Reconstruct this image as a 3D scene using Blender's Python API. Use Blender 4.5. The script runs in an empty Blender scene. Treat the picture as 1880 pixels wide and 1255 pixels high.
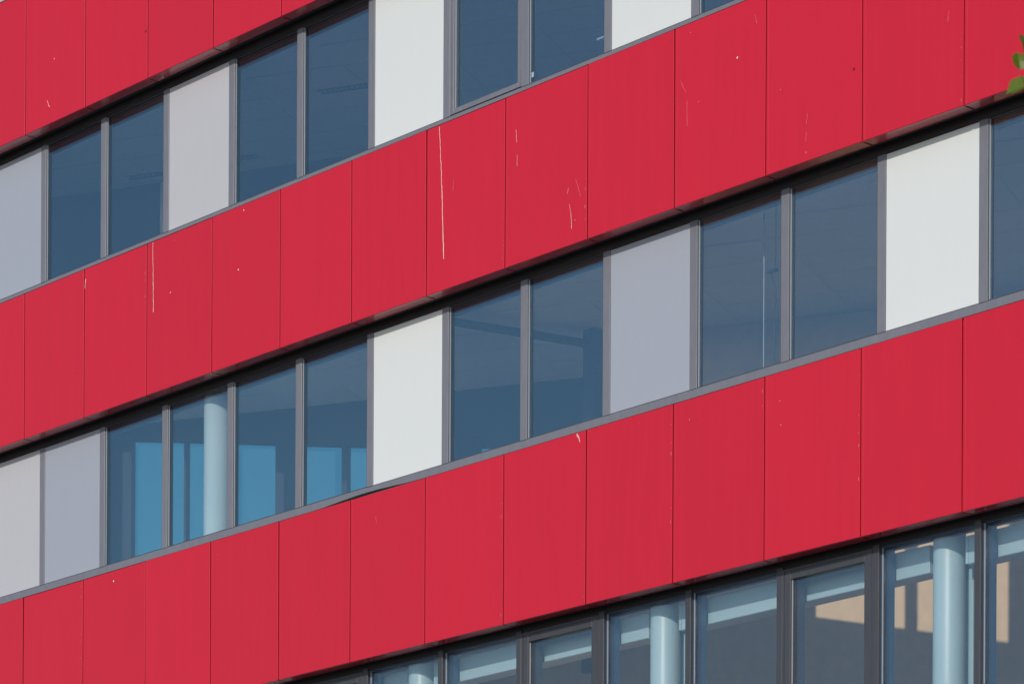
import bpy, math, random
from mathutils import Vector, Matrix
random.seed(7)
S = bpy.context.scene
COL = S.collection

# ------------------------------------------------------------------ camera, sky, sun, exposure
EYE = 1.6                                   # eye height above the pavement
F_PX, YAW, ROLL = 6811.588, 0.722966, 0.00460230
cx, cy = 35.84612, -24.04834
fw = Vector((-math.cos(YAW), math.sin(YAW), 0)); rt = Vector((math.sin(YAW), math.cos(YAW), 0)); up = Vector((0, 0, 1))
R = rt * math.cos(ROLL) + up * math.sin(ROLL)
U = up * math.cos(ROLL) - rt * math.sin(ROLL)
cam = bpy.data.cameras.new('camera'); co = bpy.data.objects.new('camera', cam); COL.objects.link(co)
co.matrix_world = Matrix(((R.x, U.x, -fw.x, cx), (R.y, U.y, -fw.y, cy), (R.z, U.z, -fw.z, EYE), (0, 0, 0, 1)))
cam.sensor_width = 36; cam.lens = F_PX / 1880 * 36
cam.shift_x = 0; cam.shift_y = (2644.837 - 627.5) / 1880
cam.clip_start = 0.5; cam.clip_end = 6000
cam.dof.use_dof = True; cam.dof.focus_distance = 37; cam.dof.aperture_fstop = 8
S.camera = co

SUN_S, SUN_T = 0.49, 0.455                  # sideways and downward run of a sun ray per metre into the building
sv = Vector((SUN_S, -1, SUN_T)).normalized()
sun_el = math.asin(sv.z)
w = bpy.data.worlds.new('World'); S.world = w; w.use_nodes = True
nt = w.node_tree; bg = nt.nodes['Background']
sky = nt.nodes.new('ShaderNodeTexSky'); sky.sky_type = 'NISHITA'; sky.sun_disc = False
sky.sun_elevation = sun_el; sky.sun_rotation = math.atan2(sv.x, sv.y)
sky.air_density = 1.0; sky.dust_density = 0.6; sky.ozone_density = 3.0
nt.links.new(sky.outputs[0], bg.inputs[0]); bg.inputs[1].default_value = 0.14
ld = bpy.data.lights.new('sun', 'SUN'); ld.energy = 2.65; ld.angle = math.radians(0.5); ld.color = (1, 0.915, 0.81)
lo = bpy.data.objects.new('sun', ld); COL.objects.link(lo)
lo.rotation_euler = (-sv).to_track_quat('-Z', 'Y').to_euler(); lo.location = (20, -30, 30)
S.view_settings.view_transform = 'Standard'; S.view_settings.look = 'None'
S.view_settings.gamma = 1; S.view_settings.use_curve_mapping = False; S.view_settings.exposure = 0
S.render.engine = 'CYCLES'
S.cycles.transparent_max_bounces = 24; S.cycles.max_bounces = 10

# ------------------------------------------------------------------ materials
def mat(name, col, rough=0.5, spec=0.5, metal=0, coat=0, coat_rough=0.1):
    m = bpy.data.materials.new(name); m.use_nodes = True
    b = m.node_tree.nodes['Principled BSDF']
    b.inputs['Base Color'].default_value = (*col, 1); b.inputs['Roughness'].default_value = rough
    b.inputs['Specular IOR Level'].default_value = spec; b.inputs['Metallic'].default_value = metal
    b.inputs['Coat Weight'].default_value = coat; b.inputs['Coat Roughness'].default_value = coat_rough
    return m
def vary(m, col, amount=0.06, scale=(1, 1, 1), nscale=3.0, detail=6, rnd=0.0, bump=0.0, rough_amt=0.0):
    """grain and wear: object-space noise, a little change from piece to piece, faint relief"""
    n = m.node_tree.nodes; l = m.node_tree.links; b = n['Principled BSDF']
    tc = n.new('ShaderNodeTexCoord'); mp = n.new('ShaderNodeMapping'); mp.inputs['Scale'].default_value = scale
    oi = n.new('ShaderNodeObjectInfo')
    ad = n.new('ShaderNodeVectorMath'); ad.operation = 'ADD'
    sc = n.new('ShaderNodeMath'); sc.operation = 'MULTIPLY'; sc.inputs[1].default_value = 37.0
    l.new(oi.outputs['Random'], sc.inputs[0]); l.new(tc.outputs['Object'], ad.inputs[0]); l.new(sc.outputs[0], ad.inputs[1])
    l.new(ad.outputs[0], mp.inputs['Vector'])
    no = n.new('ShaderNodeTexNoise'); no.inputs['Scale'].default_value = nscale; no.inputs['Detail'].default_value = detail
    l.new(mp.outputs[0], no.inputs['Vector'])
    mr = n.new('ShaderNodeMapRange'); mr.inputs[1].default_value = 0.25; mr.inputs[2].default_value = 0.75
    mr.inputs[3].default_value = 1 - amount; mr.inputs[4].default_value = 1 + amount
    l.new(no.outputs['Fac'], mr.inputs[0])
    r2 = n.new('ShaderNodeMapRange'); r2.inputs[3].default_value = 1 - rnd; r2.inputs[4].default_value = 1 + rnd
    l.new(oi.outputs['Random'], r2.inputs[0])
    mu = n.new('ShaderNodeMath'); mu.operation = 'MULTIPLY'; l.new(mr.outputs[0], mu.inputs[0]); l.new(r2.outputs[0], mu.inputs[1])
    vm = n.new('ShaderNodeVectorMath'); vm.operation = 'SCALE'; vm.inputs[0].default_value = col
    l.new(mu.outputs[0], vm.inputs['Scale']); l.new(vm.outputs[0], b.inputs['Base Color'])
    if rough_amt:
        rr = n.new('ShaderNodeMapRange'); base = b.inputs['Roughness'].default_value
        rr.inputs[3].default_value = base - rough_amt; rr.inputs[4].default_value = base + rough_amt
        l.new(no.outputs['Fac'], rr.inputs[0]); l.new(rr.outputs[0], b.inputs['Roughness'])
    if bump:
        n2 = n.new('ShaderNodeTexNoise'); n2.inputs['Scale'].default_value = 1.6; n2.inputs['Detail'].default_value = 2
        l.new(ad.outputs[0], n2.inputs['Vector'])
        bp = n.new('ShaderNodeBump'); bp.inputs['Distance'].default_value = bump; bp.inputs['Strength'].default_value = 1
        l.new(n2.outputs['Fac'], bp.inputs['Height']); l.new(bp.outputs[0], b.inputs['Normal'])
    return m
def painted(name, col, rough, **k):
    kw = {q: k.pop(q) for q in ('spec', 'coat', 'coat_rough', 'metal') if q in k}
    return vary(mat(name, col, rough, **kw), col, **k)

RED = painted('red_enamel', (0.545, 0.0125, 0.033), 0.42, spec=0.28, amount=0.03, scale=(7, 7, 0.4), nscale=2.0, rnd=0.03, bump=0.007, rough_amt=0.07)
REDJ = mat('red_joint', (0.6, 0.010, 0.026), 0.7)
HEAD = mat('shaded_head_frame', (0.022, 0.017, 0.018), 0.55)  # grey head frame darkened: the shade under the soffit is in its colour
BEIGE = painted('beige_panel', (0.52, 0.37, 0.32), 0.5, amount=0.02)
SOFF = painted('red_soffit', (0.40, 0.014, 0.03), 0.22, spec=0.6, coat=0.45, coat_rough=0.08, amount=0.08, rnd=0.03, bump=0.003)
WHITE = painted('white_spandrel', (0.64, 0.67, 0.66), 0.3, amount=0.006, scale=(6, 6, 0.6), rnd=0.01, bump=0.002)
LGREY = painted('light_grey_spandrel', (0.46, 0.46, 0.485), 0.3, amount=0.012, scale=(6, 6, 0.6), rnd=0.02, bump=0.002)
BGREY = painted('blue_grey_spandrel', (0.33, 0.355, 0.41), 0.3, amount=0.012, scale=(6, 6, 0.6), rnd=0.02, bump=0.002)
GREY = painted('grey_frame', (0.165, 0.168, 0.195), 0.4, amount=0.07, scale=(3, 3, 1), nscale=5, rnd=0.03)
DARK = painted('anthracite_frame', (0.05, 0.052, 0.062), 0.4, amount=0.1, scale=(3, 3, 1), nscale=5, rnd=0.03)
BEAD = mat('aluminium_bead', (0.30, 0.33, 0.38), 0.4)
BLACK = mat('black_void', (0.012, 0.011, 0.012), 0.8)
PBLUE = painted('pale_blue_paint', (0.34, 0.50, 0.56), 0.40, spec=0.5, amount=0.04, nscale=2, rnd=0.02)
WPAINT = painted('white_blue_paint', (0.58, 0.68, 0.68), 0.24, spec=0.6, amount=0.04, nscale=2)
CREAM = painted('peach_plaster', (0.93, 0.67, 0.42), 0.85, amount=0.06, nscale=9, detail=8)
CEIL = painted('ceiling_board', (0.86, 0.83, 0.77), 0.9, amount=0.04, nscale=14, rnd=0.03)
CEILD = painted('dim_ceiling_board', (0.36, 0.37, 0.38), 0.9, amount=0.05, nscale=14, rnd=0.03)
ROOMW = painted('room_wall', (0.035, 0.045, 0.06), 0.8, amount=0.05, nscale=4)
DBLUE = painted('frame_sky_reflection', (0.04, 0.085, 0.16), 0.4, amount=0.04)  # lower inner frames: blue sky reflection and shade put into the colour
CONC = painted('concrete', (0.2, 0.2, 0.19), 0.9, amount=0.1, nscale=4)
DROP = mat('bird_dropping', (0.78, 0.74, 0.68), 0.7)
SCR = mat('bare_scratch', (0.62, 0.15, 0.17), 0.5)
FADE = mat('faded_dropping', (0.70, 0.46, 0.45), 0.7)
CHIP = mat('chipped_paint', (0.62, 0.24, 0.25), 0.6)
SPOT = mat('dark_spot', (0.12, 0.004, 0.012), 0.6)
STK = mat('pale_sticker', (0.30, 0.42, 0.48), 0.5)
BARK = painted('bark', (0.12, 0.09, 0.065), 0.9, amount=0.3, scale=(6, 6, 1), nscale=4)
PAVE = painted('paving', (0.22, 0.21, 0.20), 0.85, amount=0.12, nscale=0.6)
CABLE = mat('black_cable', (0.02, 0.02, 0.022), 0.5)
CORD = mat('pale_cord', (0.5, 0.6, 0.66), 0.5)

def glass(name, tint, f0, coat=(0.78, 0.96, 1)):
    m = bpy.data.materials.new(name); m.use_nodes = True; n = m.node_tree.nodes; l = m.node_tree.links
    n.remove(n['Principled BSDF']); out = n['Material Output']
    g = n.new('ShaderNodeNewGeometry'); d = n.new('ShaderNodeVectorMath'); d.operation = 'DOT_PRODUCT'
    l.new(g.outputs['Incoming'], d.inputs[0]); l.new(g.outputs['Normal'], d.inputs[1])
    a = n.new('ShaderNodeMath'); a.operation = 'ABSOLUTE'; l.new(d.outputs['Value'], a.inputs[0])
    s = n.new('ShaderNodeMath'); s.operation = 'SUBTRACT'; s.inputs[0].default_value = 1; l.new(a.outputs[0], s.inputs[1])
    p = n.new('ShaderNodeMath'); p.operation = 'POWER'; p.inputs[1].default_value = 5; l.new(s.outputs[0], p.inputs[0])
    q = n.new('ShaderNodeMath'); q.operation = 'MULTIPLY_ADD'; q.inputs[1].default_value = 1 - f0; q.inputs[2].default_value = f0
    l.new(p.outputs[0], q.inputs[0])
    tr = n.new('ShaderNodeBsdfTransparent'); tr.inputs[0].default_value = (*tint, 1)
    gl = n.new('ShaderNodeBsdfGlossy'); gl.inputs['Roughness'].default_value = 0.0; gl.inputs[0].default_value = (*coat, 1)
    tc = n.new('ShaderNodeTexCoord'); no = n.new('ShaderNodeTexNoise'); no.inputs['Scale'].default_value = 0.8; no.inputs['Detail'].default_value = 1
    l.new(tc.outputs['Object'], no.inputs['Vector'])
    bp = n.new('ShaderNodeBump'); bp.inputs['Distance'].default_value = 0.002; l.new(no.outputs['Fac'], bp.inputs['Height'])
    l.new(bp.outputs[0], gl.inputs['Normal'])
    mx = n.new('ShaderNodeMixShader'); l.new(q.outputs[0], mx.inputs[0]); l.new(tr.outputs[0], mx.inputs[1]); l.new(gl.outputs[0], mx.inputs[2])
    l.new(mx.outputs[0], out.inputs['Surface'])
    return m
GLASS = glass('window_glass', (0.95, 0.975, 0.98), 0.165, (0.74, 0.94, 1))
CGLASS = glass('clear_window_glass', (0.99, 0.99, 0.985), 0.095, (0.90, 0.98, 1))
RGLASS = glass('rear_window_glass', (0.31, 0.58, 0.58), 0.05)

# ------------------------------------------------------------------ mesh helpers
class MB:
    def __init__(s): s.v = []; s.f = []
    def box(s, x0, x1, y0, y1, z0, z1):
        o = len(s.v)
        s.v += [(x0, y0, z0), (x1, y0, z0), (x1, y1, z0), (x0, y1, z0), (x0, y0, z1), (x1, y0, z1), (x1, y1, z1), (x0, y1, z1)]
        s.f += [tuple(o + i for i in q) for q in ((0, 3, 2, 1), (4, 5, 6, 7), (0, 1, 5, 4), (1, 2, 6, 5), (2, 3, 7, 6), (3, 0, 4, 7))]
        return s
    def bevbox(s, x0, x1, y0, y1, z0, z1, b):
        """box whose front (-y) edges are chamfered"""
        o = len(s.v)
        s.v += [(x0, y0 + b, z0), (x1, y0 + b, z0), (x1, y0 + b, z1), (x0, y0 + b, z1),
                (x0 + b, y0, z0 + b), (x1 - b, y0, z0 + b), (x1 - b, y0, z1 - b), (x0 + b, y0, z1 - b),
                (x0, y1, z0), (x1, y1, z0), (x1, y1, z1), (x0, y1, z1)]
        s.f += [tuple(o + i for i in q) for q in ((4, 5, 6, 7), (0, 1, 5, 4), (1, 2, 6, 5), (2, 3, 7, 6), (3, 0, 4, 7),
                                                  (0, 8, 9, 1), (1, 9, 10, 2), (2, 10, 11, 3), (3, 11, 8, 0), (8, 11, 10, 9))]
        return s
    def prism(s, pts, z0, z1):
        """vertical prism over a counter-clockwise plan polygon"""
        n = len(pts); o = len(s.v)
        s.v += [(x, y, z0) for x, y in pts] + [(x, y, z1) for x, y in pts]
        s.f.append(tuple(o + i for i in reversed(range(n)))); s.f.append(tuple(o + n + i for i in range(n)))
        for i in range(n): j = (i + 1) % n; s.f.append((o + i, o + j, o + n + j, o + n + i))
        return s
    def wall(s, A, B, poly, t):
        """upright slab along plan line A-B: poly = [(x, z)...] in x on the line, thickness t away from the facade"""
        dx, dy = B[0] - A[0], B[1] - A[1]; L = math.hypot(dx, dy); nx, ny = -dy / L, dx / L
        pt = lambda x: (x, A[1] + dy / dx * (x - A[0]))
        n = len(poly); o = len(s.v)
        for k in (0, t):
            for x, z in poly: p = pt(x); s.v.append((p[0] + nx * k, p[1] + ny * k, z))
        s.f.append(tuple(o + i for i in range(n))); s.f.append(tuple(o + n + i for i in reversed(range(n))))
        for i in range(n): j = (i + 1) % n; s.f.append((o + j, o + i, o + n + i, o + n + j))
        return s
    def tube(s, pts, r, seg=8):
        o = len(s.v); rs = r if isinstance(r, (list, tuple)) else [r] * len(pts)
        for k, p in enumerate(pts):
            p = Vector(p); a = Vector(pts[max(0, k - 1)]); b = Vector(pts[min(len(pts) - 1, k + 1)])
            t = (b - a).normalized(); q = t.orthogonal().normalized() if abs(t.z) > 0.9 else t.cross(Vector((0, 0, 1))).normalized()
            u = t.cross(q)
            for i in range(seg):
                an = 2 * math.pi * i / seg; s.v.append(tuple(p + (q * math.cos(an) + u * math.sin(an)) * rs[k]))
        for k in range(len(pts) - 1):
            for i in range(seg):
                j = (i + 1) % seg; s.f.append((o + k * seg + i, o + k * seg + j, o + (k + 1) * seg + j, o + (k + 1) * seg + i))
        s.f.append(tuple(o + i for i in reversed(range(seg)))); e = o + (len(pts) - 1) * seg; s.f.append(tuple(e + i for i in range(seg)))
        return s
    def mesh(s, name, m, smooth=False):
        me = bpy.data.meshes.new(name); me.from_pydata(s.v, [], s.f); me.materials.append(m)
        if smooth: me.polygons.foreach_set('use_smooth', [True] * len(me.polygons))
        me.update(); return me
def link(name, me, parent=None, loc=(0, 0, 0), label=None, rz=0):
    o = bpy.data.objects.new(name, me); COL.objects.link(o); o.location = loc
    if rz: o.rotation_euler = (0, 0, rz)
    if parent: o.parent = parent
    if label: o['label'] = label
    return o
def part(name, mb, m, parent, loc=(0, 0, 0), label=None, smooth=False):
    return link(name, mb.mesh(name, m, smooth), parent, loc, label)

# ------------------------------------------------------------------ ground
g = MB(); g.box(-3000, 3000, -3000, 3000, -0.5, 0)
part('ground', g, PAVE, None)['kind'] = 'structure'

# ------------------------------------------------------------------ the building
bld = bpy.data.objects.new('office_building', None); COL.objects.link(bld)
bld['label'] = 'office building with red metal panel bands between rows of windows'
bld['category'] = 'building'
MW = 1.2                                                      # facade module
ZB, PH, ST = 13.2013 + EYE, 1.6698, 3.5                       # top of the middle red band, panel height, storey
TOP = {'A': ZB + ST, 'B': ZB, 'C': ZB - ST, 'D': ZB - 2 * ST}
FY = 0.26                                                     # face of the window plane behind the red panels
I0, I1 = -2, 15
XL, XR = I0 * MW, I1 * MW

# red cassette panels
def cassette():
    m = MB(); W = MW - 0.017; b = 0.0018
    x0, x1 = -W / 2, W / 2; gx = x0 + 0.024
    # front sheet with a fine fold line near its left edge
    prof = [(x0, 0.010), (x0, b), (x0 + b, 0), (gx, 0), (gx + 0.002, 0.0009), (gx + 0.004, 0), (x1 - b, 0), (x1, b), (x1, 0.010)]
    o = len(m.v); n = len(prof)
    for z in (b, PH - b): m.v += [(x, y, z) for x, y in prof]
    for i in range(n - 1): m.f.append((o + i, o + i + 1, o + n + i + 1, o + n + i))
    # rounded top and bottom edges
    m.v += [(x, max(y, b), 0) for x, y in prof] + [(x, max(y, b), PH) for x, y in prof]
    for i in range(n - 1):
        m.f.append((o + 2 * n + i, o + 2 * n + i + 1, o + i + 1, o + i)); m.f.append((o + n + i, o + n + i + 1, o + 3 * n + i + 1, o + 3 * n + i))
    m.f.append((o + 3 * n, o + 3 * n + n - 1, o + 3 * n + n - 2, o + 3 * n + 1)) ; m.f.append(tuple(o + 3 * n + i for i in range(1, n - 1)))
    return m
CAS = cassette().mesh('cladding_panel', RED)
sf = MB(); sf.box(-MW / 2 + 0.011, MW / 2 - 0.011, 0.0045, 0.138, -0.0025, 0.0045)
SOFM = sf.mesh('soffit_return', SOFF)
JM = MB().box(-0.04, 0.04, 0.022, 0.05, 0.004, PH - 0.004).mesh('joint_strip', REDJ)
panel = {}
for band in 'ABCD':
    zt = TOP[band]; z0 = zt - PH
    for i in range(I0, I1):
        p = link('cladding_panel', CAS, bld, ((i + 0.5) * MW, random.uniform(-0.0008, 0.0008), z0))
        p.rotation_euler = (random.gauss(0, 0.0012), 0, random.gauss(0, 0.0012))
        s = link('soffit_return', SOFM, p); panel[band, i] = p
    for i in range(I0, I1 + 1): link('joint_strip', JM, bld, (i * MW, 0, z0))
    part('spandrel_wall', MB().box(XL, XR, 0.052, 0.30, z0 + 0.05, zt - 0.01), BLACK, bld)
    # dark closure behind the soffit return and frame head
    part('head_closure', MB().box(XL, XR, 0.14, 0.23, z0 + 0.02, z0 + 0.048), BLACK, bld)

# sill flashings: thin folded sheet over each band; one length has been lifted
def flashing(x0, x1, bow=0.0, n=1):
    m = MB(); o = 0
    for k in range(n + 1):
        t = k / n; h = bow * math.sin(math.pi * t) ** 1.5; x = x0 + (x1 - x0) * t
        m.v += [(x, -0.004, 0.002 + h), (x, -0.004, 0.011 + h), (x, 0.25, 0.108 + h * 0.2), (x, 0.25, 0.098 + h * 0.2)]
    for k in range(n):
        a = 4 * k; c = a + 4
        for q in range(4): m.f.append((a + q, c + q, c + (q + 1) % 4, a + (q + 1) % 4))
    m.f += [(0, 1, 2, 3), (4 * n + 3, 4 * n + 2, 4 * n + 1, 4 * n)]
    return m
for band in 'ABC':
    for k in range(I0, I1, 3):
        x0, x1 = k * MW + 0.6, min((k + 3) * MW + 0.6, XR)
        if band == 'C' and k == 4:
            part('sill_flashing', flashing(5.45, 7.08, 0.026, 16), GREY, bld, (0, 0, TOP[band]), 'grey sill flashing bowed up off the red panels')
            part('sill_flashing', flashing(7.083, x1), GREY, bld, (0, 0, TOP[band])); continue
        if band == 'C' and k == 1: x1 = 5.447
        part('sill_flashing', flashing(x0 + 0.0015, x1 - 0.0015), GREY, bld, (0, 0, TOP[band]))

# rows of windows and infill panels: G glass, O opening sash, W white, L light grey, B blue grey
ROW = {1: {-2: 'G', -1: 'B', 0: 'G', 1: 'G', 2: 'L', 3: 'G', 4: 'G', 5: 'W', 6: 'O', 7: 'G', 8: 'W', 9: 'G', 10: 'G', 11: 'W', 12: 'G', 13: 'G', 14: 'L'},
       2: {-2: 'G', -1: 'L', 0: 'B', 1: 'G', 2: 'G', 3: 'G', 4: 'G', 5: 'W', 6: 'G', 7: 'G', 8: 'B', 9: 'G', 10: 'G', 11: 'W', 12: 'G', 13: 'G', 14: 'L'},
       3: {-2: 'G', -1: 'G', 0: 'G', 1: 'O', 2: 'G', 3: 'G', 4: 'O', 5: 'G', 6: 'G', 7: 'O', 8: 'G', 9: 'G', 10: 'O', 11: 'G', 12: 'G', 13: 'O', 14: 'G'}}
def bar_frame(w, h, t, y0, y1, hb=None):
    """four bars round an opening w x h, centred on x, from z=0"""
    m = MB(); hb = hb or t
    m.box(-w / 2, -w / 2 + t, y0, y1, 0, h); m.box(w / 2 - t, w / 2, y0, y1, 0, h)
    m.box(-w / 2 + t, w / 2 - t, y0 + 0.002, y1, 0, hb); m.box(-w / 2 + t, w / 2 - t, y0 + 0.002, y1, h - hb, h)
    return m
cache = {}
def cm(key, fn):
    if key not in cache: cache[key] = fn()
    return cache[key]
BELOW = {1: 'B', 2: 'C', 3: 'D'}
windows = {}
for row in (1, 2, 3):
    zs = TOP[BELOW[row]]; zh = zs + ST - PH                    # sill line and soffit line
    low = row == 3
    mw = 0.036 if low else 0.051; fy = 0.232 if low else FY
    FR = DARK if low else GREY
    zb, ztop = zs + 0.187, zh - (0.05 if low else 0.063)
    h = ztop - zb; inner = 0.44 if low else 0.335; off = -0.025 if low else 0.0
    # rails
    part('bottom_rail', MB().box(XL, XR, fy + 0.004, 0.36, zs + 0.09, zb), FR, bld)
    part('head_rail', MB().box(XL, XR, 0.25, 0.36, ztop, zh + 0.06), HEAD, bld)
    # mullions
    for i in range(I0, I1 + 1):
        me = cm(('mull', row), lambda: MB().bevbox(-mw, mw, fy - 0.004, inner, 0.0, h + 0.02, 0.003).mesh('mullion', FR))
        link('mullion', me, bld, (i * MW + off, 0, zb))
    for i in range(I0, I1):
        k = ROW[row][i]; xc = (i + 0.5) * MW + off; cw = MW - 2 * mw
        if k in 'WLB':
            m = {'W': WHITE, 'L': LGREY, 'B': BGREY}[k]
            me = cm(('sp', row, k), lambda: MB().bevbox(-cw / 2 + 0.004, cw / 2 - 0.004, FY + 0.001, FY + 0.03, 0.004, h - 0.004, 0.0015).mesh('infill_panel', m))
            link('infill_panel', me, bld, (xc, 0, zb), {'W': 'white infill panel', 'L': 'light grey infill panel', 'B': 'blue-grey infill panel'}[k])
            link('backing_board', cm(('bk', row), lambda: MB().box(-cw / 2, cw / 2, 0.31, 0.33, 0, h).mesh('backing_board', BLACK)), bld, (xc, 0, zb))
            continue
        if k == 'G':
            t = 0.010; yw = FY + 0.004
            wm = cm(('wf', row), lambda: bar_frame(cw, h, t, yw, inner - 0.01).mesh('window', DBLUE if low else DARK))
            wo = link('window', wm, bld, (xc, 0, zb)); gy = FY + 0.016
            pw, ph, tz = cw - 2 * t, h - 2 * t, t
        else:
            t = 0.105 if low else 0.062; yw = fy - 0.002
            def sash():
                m = MB(); g_ = 0.006
                m.bevbox(-cw / 2 + g_, -cw / 2 + t, yw, inner - 0.02, g_, h - g_, 0.003); m.bevbox(cw / 2 - t, cw / 2 - g_, yw, inner - 0.02, g_, h - g_, 0.003)
                m.bevbox(-cw / 2 + t + 0.001, cw / 2 - t - 0.001, yw + 0.002, inner - 0.02, g_, t, 0.003); m.bevbox(-cw / 2 + t + 0.001, cw / 2 - t - 0.001, yw + 0.002, inner - 0.02, h - t, h - g_, 0.003)
                # raised outer lip of the sash
                lip = 0.03
                m.box(-cw / 2 + g_ + 0.002, -cw / 2 + lip, yw - 0.005, yw - 0.0005, g_ + 0.002, h - g_ - 0.002); m.box(cw / 2 - lip, cw / 2 - g_ - 0.002, yw - 0.005, yw - 0.0005, g_ + 0.002, h - g_ - 0.002)
                m.box(-cw / 2 + lip + 0.001, cw / 2 - lip - 0.001, yw - 0.005, yw - 0.0005, g_ + 0.002, lip); m.box(-cw / 2 + lip + 0.001, cw / 2 - lip - 0.001, yw - 0.005, yw - 0.0005, h - lip, h - g_ - 0.002)
                return m
            wo = link('window', cm(('sash', row), lambda: sash().mesh('window', FR)), bld, (xc, 0, zb), 'opening window with a broad sash frame')
            gy = yw + 0.03; pw, ph, tz = cw - 2 * t, h - 2 * t, t
        windows[row, i] = wo
        link('pane', cm(('pane', row, k), lambda: MB().box(-pw / 2, pw / 2, gy, gy + 0.024, 0, ph).mesh('pane', CGLASS if low else GLASS)), wo, (0, 0, tz))
        link('glazing_bead', cm(('bead', row, k), lambda: MB().box(-pw / 2 - 0.0005, -pw / 2 + 0.009, gy - 0.010, gy - 0.001, 0, ph).mesh('glazing_bead', BEAD)), wo, (0, 0, tz))

# ------------------------------------------------------------------ inside: slabs, ceilings and walls (turned about 27 degrees to the facade)
ZO = EYE
E1 = Vector((0.8945, 0.447)); E2 = Vector((-0.447, 0.8945)); RZ = math.atan2(E1.y, E1.x)
def slab(name, z0, z1, pts, m): return part(name, MB().prism(pts, z0, z1), m, bld)
plan2 = [(XL, 0.32), (XR + 1, 0.32), (XR + 1, 9.2), (7.9, 4.3), (1.0, 0.62), (XL, 0.62)]
plan1 = [(XL, 0.32), (XR + 1, 0.32), (XR + 1, 11.2), (XL, 1.25)]
slab('floor_slab', 11.575 + ZO, 13.3 + ZO, plan2, CONC)
slab('floor_slab', 15.075 + ZO, 16.85 + ZO, plan1, CONC)
slab('roof_slab', 18.6 + ZO, 18.9 + ZO, [(XL, -0.02), (XR + 1, -0.02), (XR + 1, 11.2), (XL, 1.25)], CONC)
FLOOR = painted('pale_floor', (0.6, 0.57, 0.52), 0.6, amount=0.08)
slab('floor_finish', 13.301 + ZO, 13.32 + ZO, [(XL, 0.37), (XR, 0.37), (XR, 9.9), (XL, 0.78)], FLOOR)
slab('floor_finish', 9.45 + ZO, 9.62 + ZO, [(0.97, 0.38), (7.36, 0.38), (7.36, 3.75), (1.0, 0.66)], FLOOR)
slab('ceiling_board', 11.562 + ZO, 11.574 + ZO, plan2, CEIL)
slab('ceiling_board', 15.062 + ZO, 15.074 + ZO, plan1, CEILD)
# dark bulkheads over the windows with a thin pale trim
for z, m in ((11.468, DARK), (14.968, DARK)):
    part('window_bulkhead', MB().box(XL, XR, 0.362, 0.52, z + ZO, z + 0.092 + ZO), m, bld)
    part('bulkhead_trim', MB().box(XL, XR, 0.5205, 0.532, z - 0.006 + ZO, z + 0.092 + ZO), PBLUE, bld)
# ceiling tiles
def tiles(z, x0, x1, wall, m, row):
    me = MB().box(-0.594, 0.594, -0.294, 0.294, 0, 0.010).mesh('ceiling_tile', m)
    o = Vector((8.0, 3.0))
    for a in range(-10, 12):
        for b in range(-16, 16):
            c = o + E1 * (a * 1.2) + E2 * (b * 0.6)
            if c.x < x0 or c.x > x1 or c.y < 0.98: continue
            if c.y > wall(c.x) + 0.1: continue
            link('ceiling_tile', me, bld, (c.x, c.y, z + ZO), None, RZ)
wallC = lambda x: 3.07 + 0.503 * (x - 8.54)                    # peach wall
wallL = lambda x: 1.25 + 0.52 * (x - 2.4)                      # rear wall with windows
wall1 = lambda x: 2.6 + 0.49 * (x - 0.6)
tiles(11.551, 1.5, 14.6, lambda x: wallC(x) if x > 7.5 else wallL(x), CEIL, 2)
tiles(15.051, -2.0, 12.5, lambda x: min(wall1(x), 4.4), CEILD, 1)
# peach wall through two storeys
m = MB(); A, B = (8.54, 3.07), (18.54, 8.10)
m.wall(A, B, [(3.2, 0), (XR + 1, 0), (XR + 1, 11.56 + ZO), (7.9, 11.56 + ZO), (7.9, 9.55 + ZO), (3.2, 9.55 + ZO)], 0.2)
part('atrium_wall', m, CREAM, bld)
# rear wall with windows beyond the left-hand rooms
A, B = (2.4, 1.25), (6.13, 3.19); t = 0.10; zt = 11.56 + ZO; zl = 9.6 + ZO
def head(x):                                                  # its window heads fall away to the right
    pts = [(1.23, 11.39), (1.82, 11.315), (2.44, 11.23), (3.12, 11.14), (3.81, 11.05), (4.74, 10.95), (5.5, 10.87)]
    for (a, za), (b, zb_) in zip(pts, pts[1:]):
        if x <= b: return za + (zb_ - za) * (x - a) / (b - a) + ZO
    return pts[-1][1] + ZO
op = [(1.23, 1.82), (1.845, 2.83), (3.12, 3.55), (3.61, 4.20), (4.26, 5.42)]
xs = [0.95] + [q for o_ in op for q in o_] + [7.85]
rw = MB()
for a, b in zip(xs[0::2], xs[1::2]): rw.wall(A, B, [(a, zl), (b, zl), (b, zt), (a, zt)], t)
for a, b in op: rw.wall(A, B, [(a, head(a)), (b, head(b)), (b, zt), (a, zt)], t)
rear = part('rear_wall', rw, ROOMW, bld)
for a, b in op: part('rear_window', MB().wall((A[0] - 0.02, A[1] + 0.04), (B[0] - 0.02, B[1] + 0.04), [(a, zl), (b, zl), (b, head(b)), (a, head(a))], 0.01), RGLASS, bld)
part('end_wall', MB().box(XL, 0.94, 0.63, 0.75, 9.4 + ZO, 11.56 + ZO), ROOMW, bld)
# room divider: dark top rail, end post
part('room_divider', MB().wall((7.04, 0.5), (7.42, 2.07), [(7.0, 11.385 + ZO), (7.42, 11.385 + ZO), (7.42, 11.455 + ZO), (7.0, 11.455 + ZO)], 0.06), DARK, bld)
part('divider_post', MB().box(7.36, 7.52, 2.0, 2.14, 8 + ZO, 11.55 + ZO), ROOMW, bld)
part('room_divider', MB().box(5.0, 5.07, 2.2, 2.6, 8 + ZO, 11.0 + ZO), DARK, bld)
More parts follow.
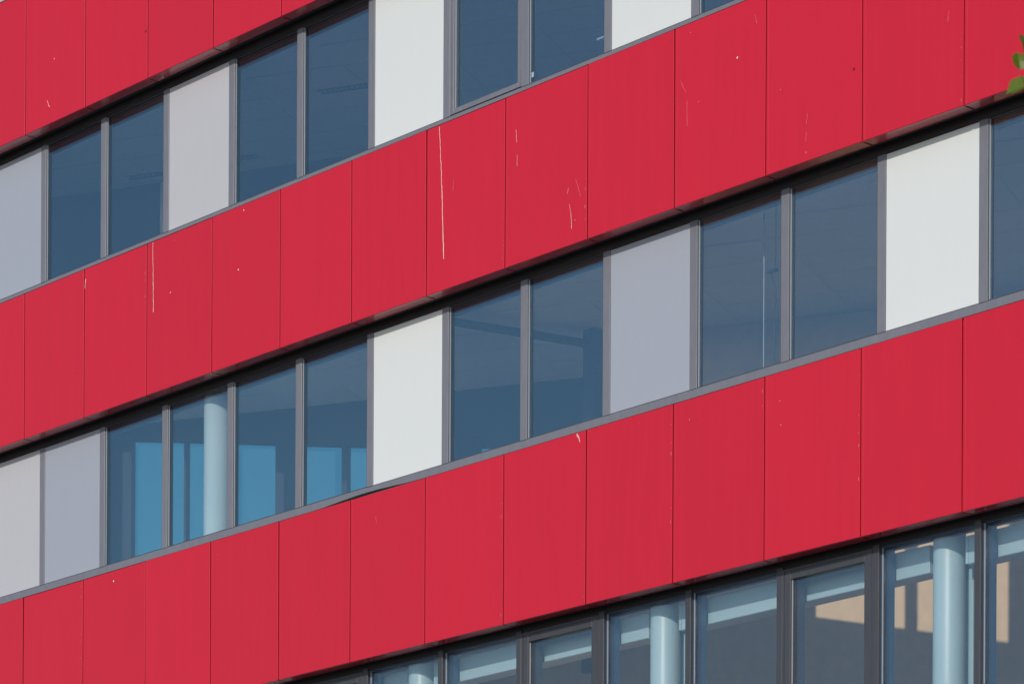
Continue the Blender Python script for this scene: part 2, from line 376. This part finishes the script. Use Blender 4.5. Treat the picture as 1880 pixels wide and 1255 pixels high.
# top row back wall and lower-left bulkhead
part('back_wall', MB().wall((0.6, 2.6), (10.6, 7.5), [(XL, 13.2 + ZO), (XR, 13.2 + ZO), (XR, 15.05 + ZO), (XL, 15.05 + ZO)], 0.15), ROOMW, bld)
for x, y in ((3.6, 1.84), (-0.14, 1.9), (0.95, 2.3), (-2.0, 2.2)):
    gr = MB()
    for k in range(9): gr.box(-0.30 + k * 0.066, -0.30 + k * 0.066 + 0.03, -0.045, 0.045, -0.014, -0.001)
    gr.box(-0.32, 0.32, -0.055, -0.046, -0.016, 0); gr.box(-0.32, 0.32, 0.046, 0.055, -0.016, 0)
    o = part('ceiling_grille', gr, DARK, bld, (x, y, 15.05 + ZO)); o.rotation_euler.z = RZ
part('partition', MB().box(-1.6, -0.1, 2.15, 2.25, 13.33 + ZO, 15.045 + ZO), CEIL, bld)
# end walls and lower storeys
part('gable_wall', MB().box(XR + 0.02, XR + 0.3, 0.1, 8.4, 0, 18.6 + ZO), CONC, bld)
part('gable_wall', MB().box(XL - 0.3, XL - 0.02, 0.1, 1.25, 0, 18.6 + ZO), CONC, bld)
part('lower_wall', MB().box(XL, XR, 0.06, 0.3, 0, TOP['D'] - PH + 0.04), CONC, bld)
part('lower_back_wall', MB().box(XL, 3.3, 0.9, 1.1, 0, 9.4 + ZO), CREAM, bld)
# storey above the top red band: pale infill panels on the sill
zs = TOP['A']
part('bottom_rail', MB().box(XL, XR, FY + 0.004, 0.36, zs + 0.09, zs + 0.187), GREY, bld)
for i in range(I0, I1):
    link('infill_panel', cm('top', lambda: MB().bevbox(-0.54, 0.54, FY + 0.001, FY + 0.03, 0, 1.7, 0.0015).mesh('infill_panel', BEIGE)), bld, ((i + 0.5) * MW, 0, zs + 0.191))

# round columns just inside the glass, edge beam of the lower row
for xcol in (-0.55, 3.045, 6.585, 10.195, 13.815):
    c = MB().tube([(0, 0, 0), (0, 0, 8.02 + ZO)] if xcol < 0 else [(0, 0, 0), (0, 0, 15.04 + ZO)], 0.145, 48)
    me = c.mesh('column', WPAINT if xcol < 4 else PBLUE)
    for p in me.polygons: p.use_smooth = len(p.vertices) == 4
    link('column', me, bld, (xcol, 0.495, 0))
    if xcol > 0: part('service_duct', MB().bevbox(xcol + 0.02, xcol + 0.13, 0.66, 0.76, 0.01, 7.80 + ZO, 0.004), PBLUE, bld)
for a, b in ((XL, 3.0), (3.09, 6.53), (6.64, 10.14), (10.25, 13.76), (13.87, XR)):
    if a == XL: a, b = XL, 2.88
    part('edge_beam', MB().bevbox(a + 0.16 if a > 0 else a, b - 0.16 if b < XR else b, 0.47, 0.66, 7.715 + ZO, 7.965 + ZO, 0.006), PBLUE, bld)
    if a > 0: part('beam_bracket', MB().box(a + 0.16, a + 0.19, 0.464, 0.4695, 7.72 + ZO, 7.96 + ZO), PBLUE, bld)

# ------------------------------------------------------------------ marks on the panels (paint droppings, scratches, chips)
def ribbon(pts, wd, m, name, y=-0.0035, parent=bld):
    mb = MB(); n = len(pts); w_ = wd if isinstance(wd, (list, tuple)) else [wd] * n
    for k, (x, z) in enumerate(pts):
        for yy in (y, y + 0.0012): mb.v += [(x - w_[k] / 2, yy, z), (x + w_[k] / 2, yy, z)]
    for k in range(n - 1):
        a = 4 * k; b = a + 4
        mb.f += [(a, a + 1, b + 1, b), (a + 3, a + 2, b + 2, b + 3), (a + 2, a, b, b + 2), (a + 1, a + 3, b + 3, b + 1)]
    mb.f += [(0, 2, 3, 1), (4 * n - 4, 4 * n - 3, 4 * n - 1, 4 * n - 2)]
    return part(name, mb, m, parent)
def E_(l): return [(x, z + EYE) for x, z in l]
def wig(l, n=14, a=0.003):
    out = []
    for (p, q) in zip(l, l[1:]):
        for k in range(n): t_ = k / n; out.append((p[0] + (q[0] - p[0]) * t_ + random.uniform(-a, a), p[1] + (q[1] - p[1]) * t_))
    return out + [l[-1]]
def drip(l, w0, w1, m=DROP, name='bird_dropping', n=14):
    p = wig(E_(l), n); k = len(p)
    ribbon(p, [(w0 + (w1 - w0) * j / (k - 1)) * random.uniform(0.6, 1.25) for j in range(k)], m, name)
drip([(7.4, 13.183), (7.428, 12.809), (7.447, 12.477), (7.477, 11.841)], 0.004, 0.0075)
drip([(2.518, 13.19), (2.534, 12.419)], 0.004, 0.0065, n=24)
drip([(8.566, 12.85), (8.575, 12.72)], 0.003, 0.006, FADE); drip([(8.584, 12.595), (8.584, 12.488)], 0.003, 0.003, FADE)
drip([(9.349, 11.925), (9.373, 11.814), (9.382, 11.681)], 0.003, 0.006, FADE); drip([(9.333, 12.087), (9.317, 12.033)], 0.003, 0.003, FADE)
drip([(9.49, 9.67), (9.513, 9.60)], 0.012, 0.004); drip([(9.473, 9.69), (9.477, 9.655)], 0.012, 0.004)
drip([(1.235, 13.086), (1.215, 12.98)], 0.008, 0.004); drip([(0.449, 15.306), (0.493, 15.22)], 0.004, 0.006)
for q in ([(10.884, 12.7), (10.951, 12.571)], [(10.973, 12.488), (10.975, 12.25)], [(11.862, 13.032), (11.883, 12.951)], [(14.228, 12.395), (14.21, 12.306)],
          [(12.553, 12.82), (12.62, 12.822)], [(12.531, 11.959), (12.518, 11.864)], [(12.519, 11.79), (12.512, 11.709)], [(6.418, 9.46), (6.436, 9.384)],
          [(7.636, 9.562), (7.686, 9.566)], [(7.631, 12.594), (7.615, 12.478)], [(9.441, 12.138), (9.504, 11.965)]):
    drip(q, 0.004, 0.005, SCR, 'scratch', 6)
def dot(x, z, r, m, name):
    z += EYE; mb = MB(); n = 9
    rr = [r * random.uniform(0.7, 1.2) for _ in range(n)]
    for y in (-0.0036, -0.0024): mb.v += [(x + rr[k] * math.cos(2 * math.pi * k / n), y, z + rr[k] * math.sin(2 * math.pi * k / n)) for k in range(n)]
    mb.f = [tuple(range(n)), tuple(reversed(range(n, 2 * n)))] + [(k, n + k, n + (k + 1) % n, (k + 1) % n) for k in range(n)]
    part(name, mb, m, bld)
for x, z, r in ((11.632, 12.707, 0.013), (4.078, 12.526, 0.011), (2.923, 13.118, 0.006), (4.169, 13.14, 0.009), (2.847, 12.563, 0.008), (2.86, 12.568, 0.005), (1.802, 9.584, 0.012),
                (12.198, 9.439, 0.007), (12.213, 9.219, 0.006), (0.587, 15.748, 0.008), (9.428, 11.754, 0.006), (11.126, 12.437, 0.005), (11.013, 13.112, 0.005),
                (11.022, 9.51, 0.005), (12.513, 11.61, 0.006), (12.187, 12.262, 0.006), (3.732, 9.542, 0.004)):
    dot(x, z, r * 0.8, DROP if r > 0.0075 else FADE, 'bird_dropping')
dot(13.1, 12.2, 0.014, SPOT, 'dark_spot'); dot(2.366, 15.558, 0.016, SPOT, 'dark_spot')
# chipped paint along the panel edges: too many and too small to count
ch = MB()
for x, za, zb_ in ((8.363, 9.37, 9.22), (8.365, 9.112, 8.806), (8.363, 8.201, 8.131), (10.773, 9.52, 9.178), (13.183, 9.467, 9.302), (13.179, 9.12, 8.443), (11.989, 9.591, 9.437), (5.98, 8.764, 8.612),
                  (9.582, 8.601, 8.078), (1.167, 9.637, 8.621), (14.392, 9.154, 8.542), (14.367, 12.167, 11.508), (2.356, 12.898, 12.536), (9.519, 12.119, 11.563), (8.353, 12.037, 11.554), (8.379, 11.763, 11.559), (10.77, 8.95, 8.593)):
    k = round(x / 1.2) * 1.2; x = k - random.uniform(0.022, 0.032); z = za
    while z > zb_:
        hh = random.choice([0.006, 0.008, 0.012, 0.03]); wd = random.uniform(0.0025, 0.006); xx = x + random.uniform(-0.003, 0.003)
        ch.box(xx, xx + wd, -0.0032, -0.0018, z - hh + EYE, z + EYE); z -= hh + random.uniform(0.04, 0.24)
part('paint_chips', ch, CHIP, bld)['kind'] = 'stuff'
# small stickers on the upper window
st = MB().box(-0.016, 0.016, FY + 0.0125, FY + 0.0155, 0, 0.05)
link('sticker', st.mesh('sticker', STK), windows[1, 7], (-0.505, 0, 0.06))
link('sticker', MB().box(-0.05, 0.05, FY + 0.046, FY + 0.049, 0, 0.02).mesh('sticker', STK), windows[1, 7], (0.44, 0, 0.18))

# ------------------------------------------------------------------ cords and cable hanging inside the middle row
def solo(name, mb, m, label, cat):
    o = part(name, mb, m, None, smooth=True); o['label'] = label; o['category'] = cat; return o
cord = bpy.data.objects.new('pull_cord', None); COL.objects.link(cord); cord.location = (11.54, 0.45, 9.9 + EYE)
cord['label'] = 'thin pale blind cord with dark rod behind the middle row glass'; cord['category'] = 'cord'
part('rod', MB().tube([(0, 0, 1.105), (0, 0, 1.50)], 0.006, 6), CABLE, cord); part('line', MB().tube([(0, 0, 0.0), (0, 0, 1.104)], 0.004, 6), CORD, cord)
cab = bpy.data.objects.new('hanging_cable', None); COL.objects.link(cab); cab.location = (11.66, 0.45, 9.9 + EYE)
cab['label'] = 'curled dark cable hanging from a small bracket behind the middle row glass'; cab['category'] = 'cable'
pts = [(-0.03, 0, 0.93), (0.0, 0, 0.86), (0.03, 0, 0.76), (0.028, 0, 0.66), (0.012, 0, 0.56), (0.02, 0, 0.45), (0.03, 0, 0.30), (0.02, 0, 0.15), (0.03, 0, 0.0)]
part('wire', MB().tube(pts, 0.007, 6), CABLE, cab, smooth=True)
part('bracket', MB().box(-0.07, 0.05, -0.02, 0.02, 0.93, 0.955).box(0.03, 0.036, -0.004, 0.004, 0.955, 1.55), CABLE, cab)

# ------------------------------------------------------------------ street tree beside the camera, its twig tips reach into view
tree = bpy.data.objects.new('street_tree', None); COL.objects.link(tree)
P0 = Vector((26.60, -13.37, 5.19 + EYE))                        # where the twig tip hangs
tr = P0 + rt * 1.75; tree.location = (tr.x, tr.y, 0)
tree['label'] = 'green leafy tree, twig tips showing at the right edge before the red panels'; tree['category'] = 'tree'
T = lambda v: Vector(v) - tree.location
part('trunk', MB().tube([(0, 0, 0), (0.03, 0.02, 1.5), (-0.02, 0.05, 3.2), (0.02, 0, 5.0), (0, 0.02, 6.6), (0.02, 0, 8.2)], [0.14, 0.11, 0.095, 0.075, 0.045, 0.012], 10), BARK, tree, smooth=True)
lb = MB()
for k in range(14):
    a = k * 2.4; z = 3.8 + k * 0.27; L = 1.25 - 0.05 * k
    e = Vector((math.cos(a) * L, math.sin(a) * L, z + 0.55))
    if e.dot(rt) < -1.0: e -= rt * (e.dot(rt) + 1.0)
    lb.tube([(0, 0, z), tuple(Vector((0, 0, z)).lerp(e, 0.5) + Vector((0, 0, 0.08))), tuple(e)], [0.035, 0.02, 0.006], 6)
part('limbs', lb, BARK, tree, smooth=True)
def leaf_mat():
    m = painted('leaf', (0.095, 0.135, 0.012), 0.38, amount=0.4, nscale=18, rnd=0.3)
    n = m.node_tree.nodes; l = m.node_tree.links; b = n['Principled BSDF']
    t_ = n.new('ShaderNodeBsdfTranslucent'); t_.inputs[0].default_value = (0.30, 0.36, 0.03, 1)
    mx = n.new('ShaderNodeMixShader'); mx.inputs[0].default_value = 0.45
    l.new(b.outputs[0], mx.inputs[1]); l.new(t_.outputs[0], mx.inputs[2]); l.new(mx.outputs[0], n['Material Output'].inputs['Surface'])
    return m
LEAF = leaf_mat()
def leaf_geo(size):
    """broad rounded leaf with lobed rim, folded along its midrib; lies in x-y, stalk at origin, tip to +y"""
    rim = [(0, 0.0), (0.22, 0.02), (0.40, 0.16), (0.50, 0.36), (0.46, 0.52), (0.52, 0.66), (0.38, 0.82), (0.22, 0.88), (0.08, 1.02), (0, 0.97)]
    v = []; f = []
    mid = [(0, y, 0) for y in (0.0, 0.25, 0.5, 0.75, 0.97)]
    for sgn in (1, -1):
        o = len(v); v += mid
        for x, y in rim[1:-1]: v.append((sgn * x, y, 0.38 * x + 0.06 * math.sin(y * 5) * x - 0.18 * y * y))
        r_ = [o + 5 + k for k in range(8)]
        tri = [(o, r_[0], o + 1), (r_[0], r_[1], o + 1), (r_[1], r_[2], o + 1), (o + 1, r_[2], o + 2), (r_[2], r_[3], o + 2), (r_[3], r_[4], o + 2), (o + 2, r_[4], o + 3), (r_[4], r_[5], o + 3), (r_[5], r_[6], o + 3), (o + 3, r_[6], o + 4), (r_[6], r_[7], o + 4)]
        f += tri if sgn > 0 else [q[::-1] for q in tri]
    v = [(x * size, y * size, (z - (0.18 * y * y if abs(x) < 1e-6 else 0)) * size) for x, y, z in v]
    return v, f
lv, lf = leaf_geo(1.0)
twig = MB()
tip = T(P0)
def pos(px, py, d=0.0): return tip + rt * ((px - 1870) / 486.0) + up * ((125 - py) / 486.0) + fw * d
root = tip + rt * 0.75 + up * 0.35
twig.tube([tuple(root), tuple(pos(1990, 60)), tuple(pos(1925, 100)), tuple(pos(1893, 140)), tuple(pos(1884, 152))], [0.010, 0.007, 0.005, 0.003, 0.002], 6)
twig.tube([tuple(pos(1893, 140)), tuple(pos(1878, 152)), tuple(pos(1869, 128))], [0.002, 0.0015, 0.001], 5)
twig.tube([tuple(pos(1925, 100)), tuple(pos(1900, 88)), tuple(pos(1886, 100))], [0.003, 0.002, 0.0012], 5)
part('twig', twig, BARK, tree, smooth=True)
lm = bpy.data.meshes.new('leaf'); lm.from_pydata(lv, [], lf); lm.materials.append(LEAF); lm.update()
def put_leaf(base, direction, normal, size):
    y = direction.normalized(); z = (normal - y * normal.dot(y)).normalized(); x = y.cross(z)
    o = link('leaf', lm, tree); M = Matrix((x, y, z)).transposed().to_4x4(); M.translation = base
    o.matrix_local = M @ Matrix.Scale(size, 4); return o
toc = -fw
put_leaf(pos(1893, 157), -rt * 1 - up * 0.2, toc + up * 0.9 - rt * 0.2, 0.096)
put_leaf(pos(1872, 129), -rt * 0.1 + up * 1, toc + rt * 0.2 + up * 0.5, 0.068)
put_leaf(pos(1883, 108), -rt * 0.12 + up * 1, toc * 0.8 - up * 0.2 + rt * 0.9, 0.095)
put_leaf(pos(1893, 168), rt * 0.6 - up * 1, toc + up * 0.4, 0.085)
put_leaf(pos(1905, 110), rt * 0.3 + up * 1, toc + up * 0.2, 0.09)
# crown: thousands of leaf-sized faces in clumps round the limbs
cv = []; cf = []
clumps = []
for k in range(46):
    a = random.uniform(0, 6.283); z = random.uniform(4.3, 8.6); rr = math.sqrt(random.random()) * (1.45 if z < 7 else 1.45 - (z - 7) * 0.6)
    clumps.append(Vector((math.cos(a) * rr, math.sin(a) * rr, z)))
for c in clumps:
    for k in range(44):
        p = c + Vector((random.gauss(0, 0.22), random.gauss(0, 0.22), random.gauss(0, 0.17)))
        if p.dot(rt) < -1.45: continue
        s_ = random.uniform(0.06, 0.10)
        y = Vector((random.gauss(0, 1), random.gauss(0, 1), random.gauss(-0.5, 0.6))).normalized()
        z = Vector((random.gauss(0, 0.6), random.gauss(0, 0.6), 1)); z = (z - y * z.dot(y)).normalized(); x = y.cross(z)
        o = len(cv)
        for q in lv: cv.append(tuple(p + (x * q[0] + y * q[1] + z * q[2]) * s_))
        cf += [tuple(o + i for i in q) for q in lf]
cme = bpy.data.meshes.new('crown'); cme.from_pydata(cv, [], cf); cme.materials.append(LEAF); cme.update()
link('crown', cme, tree)['kind'] = 'stuff'
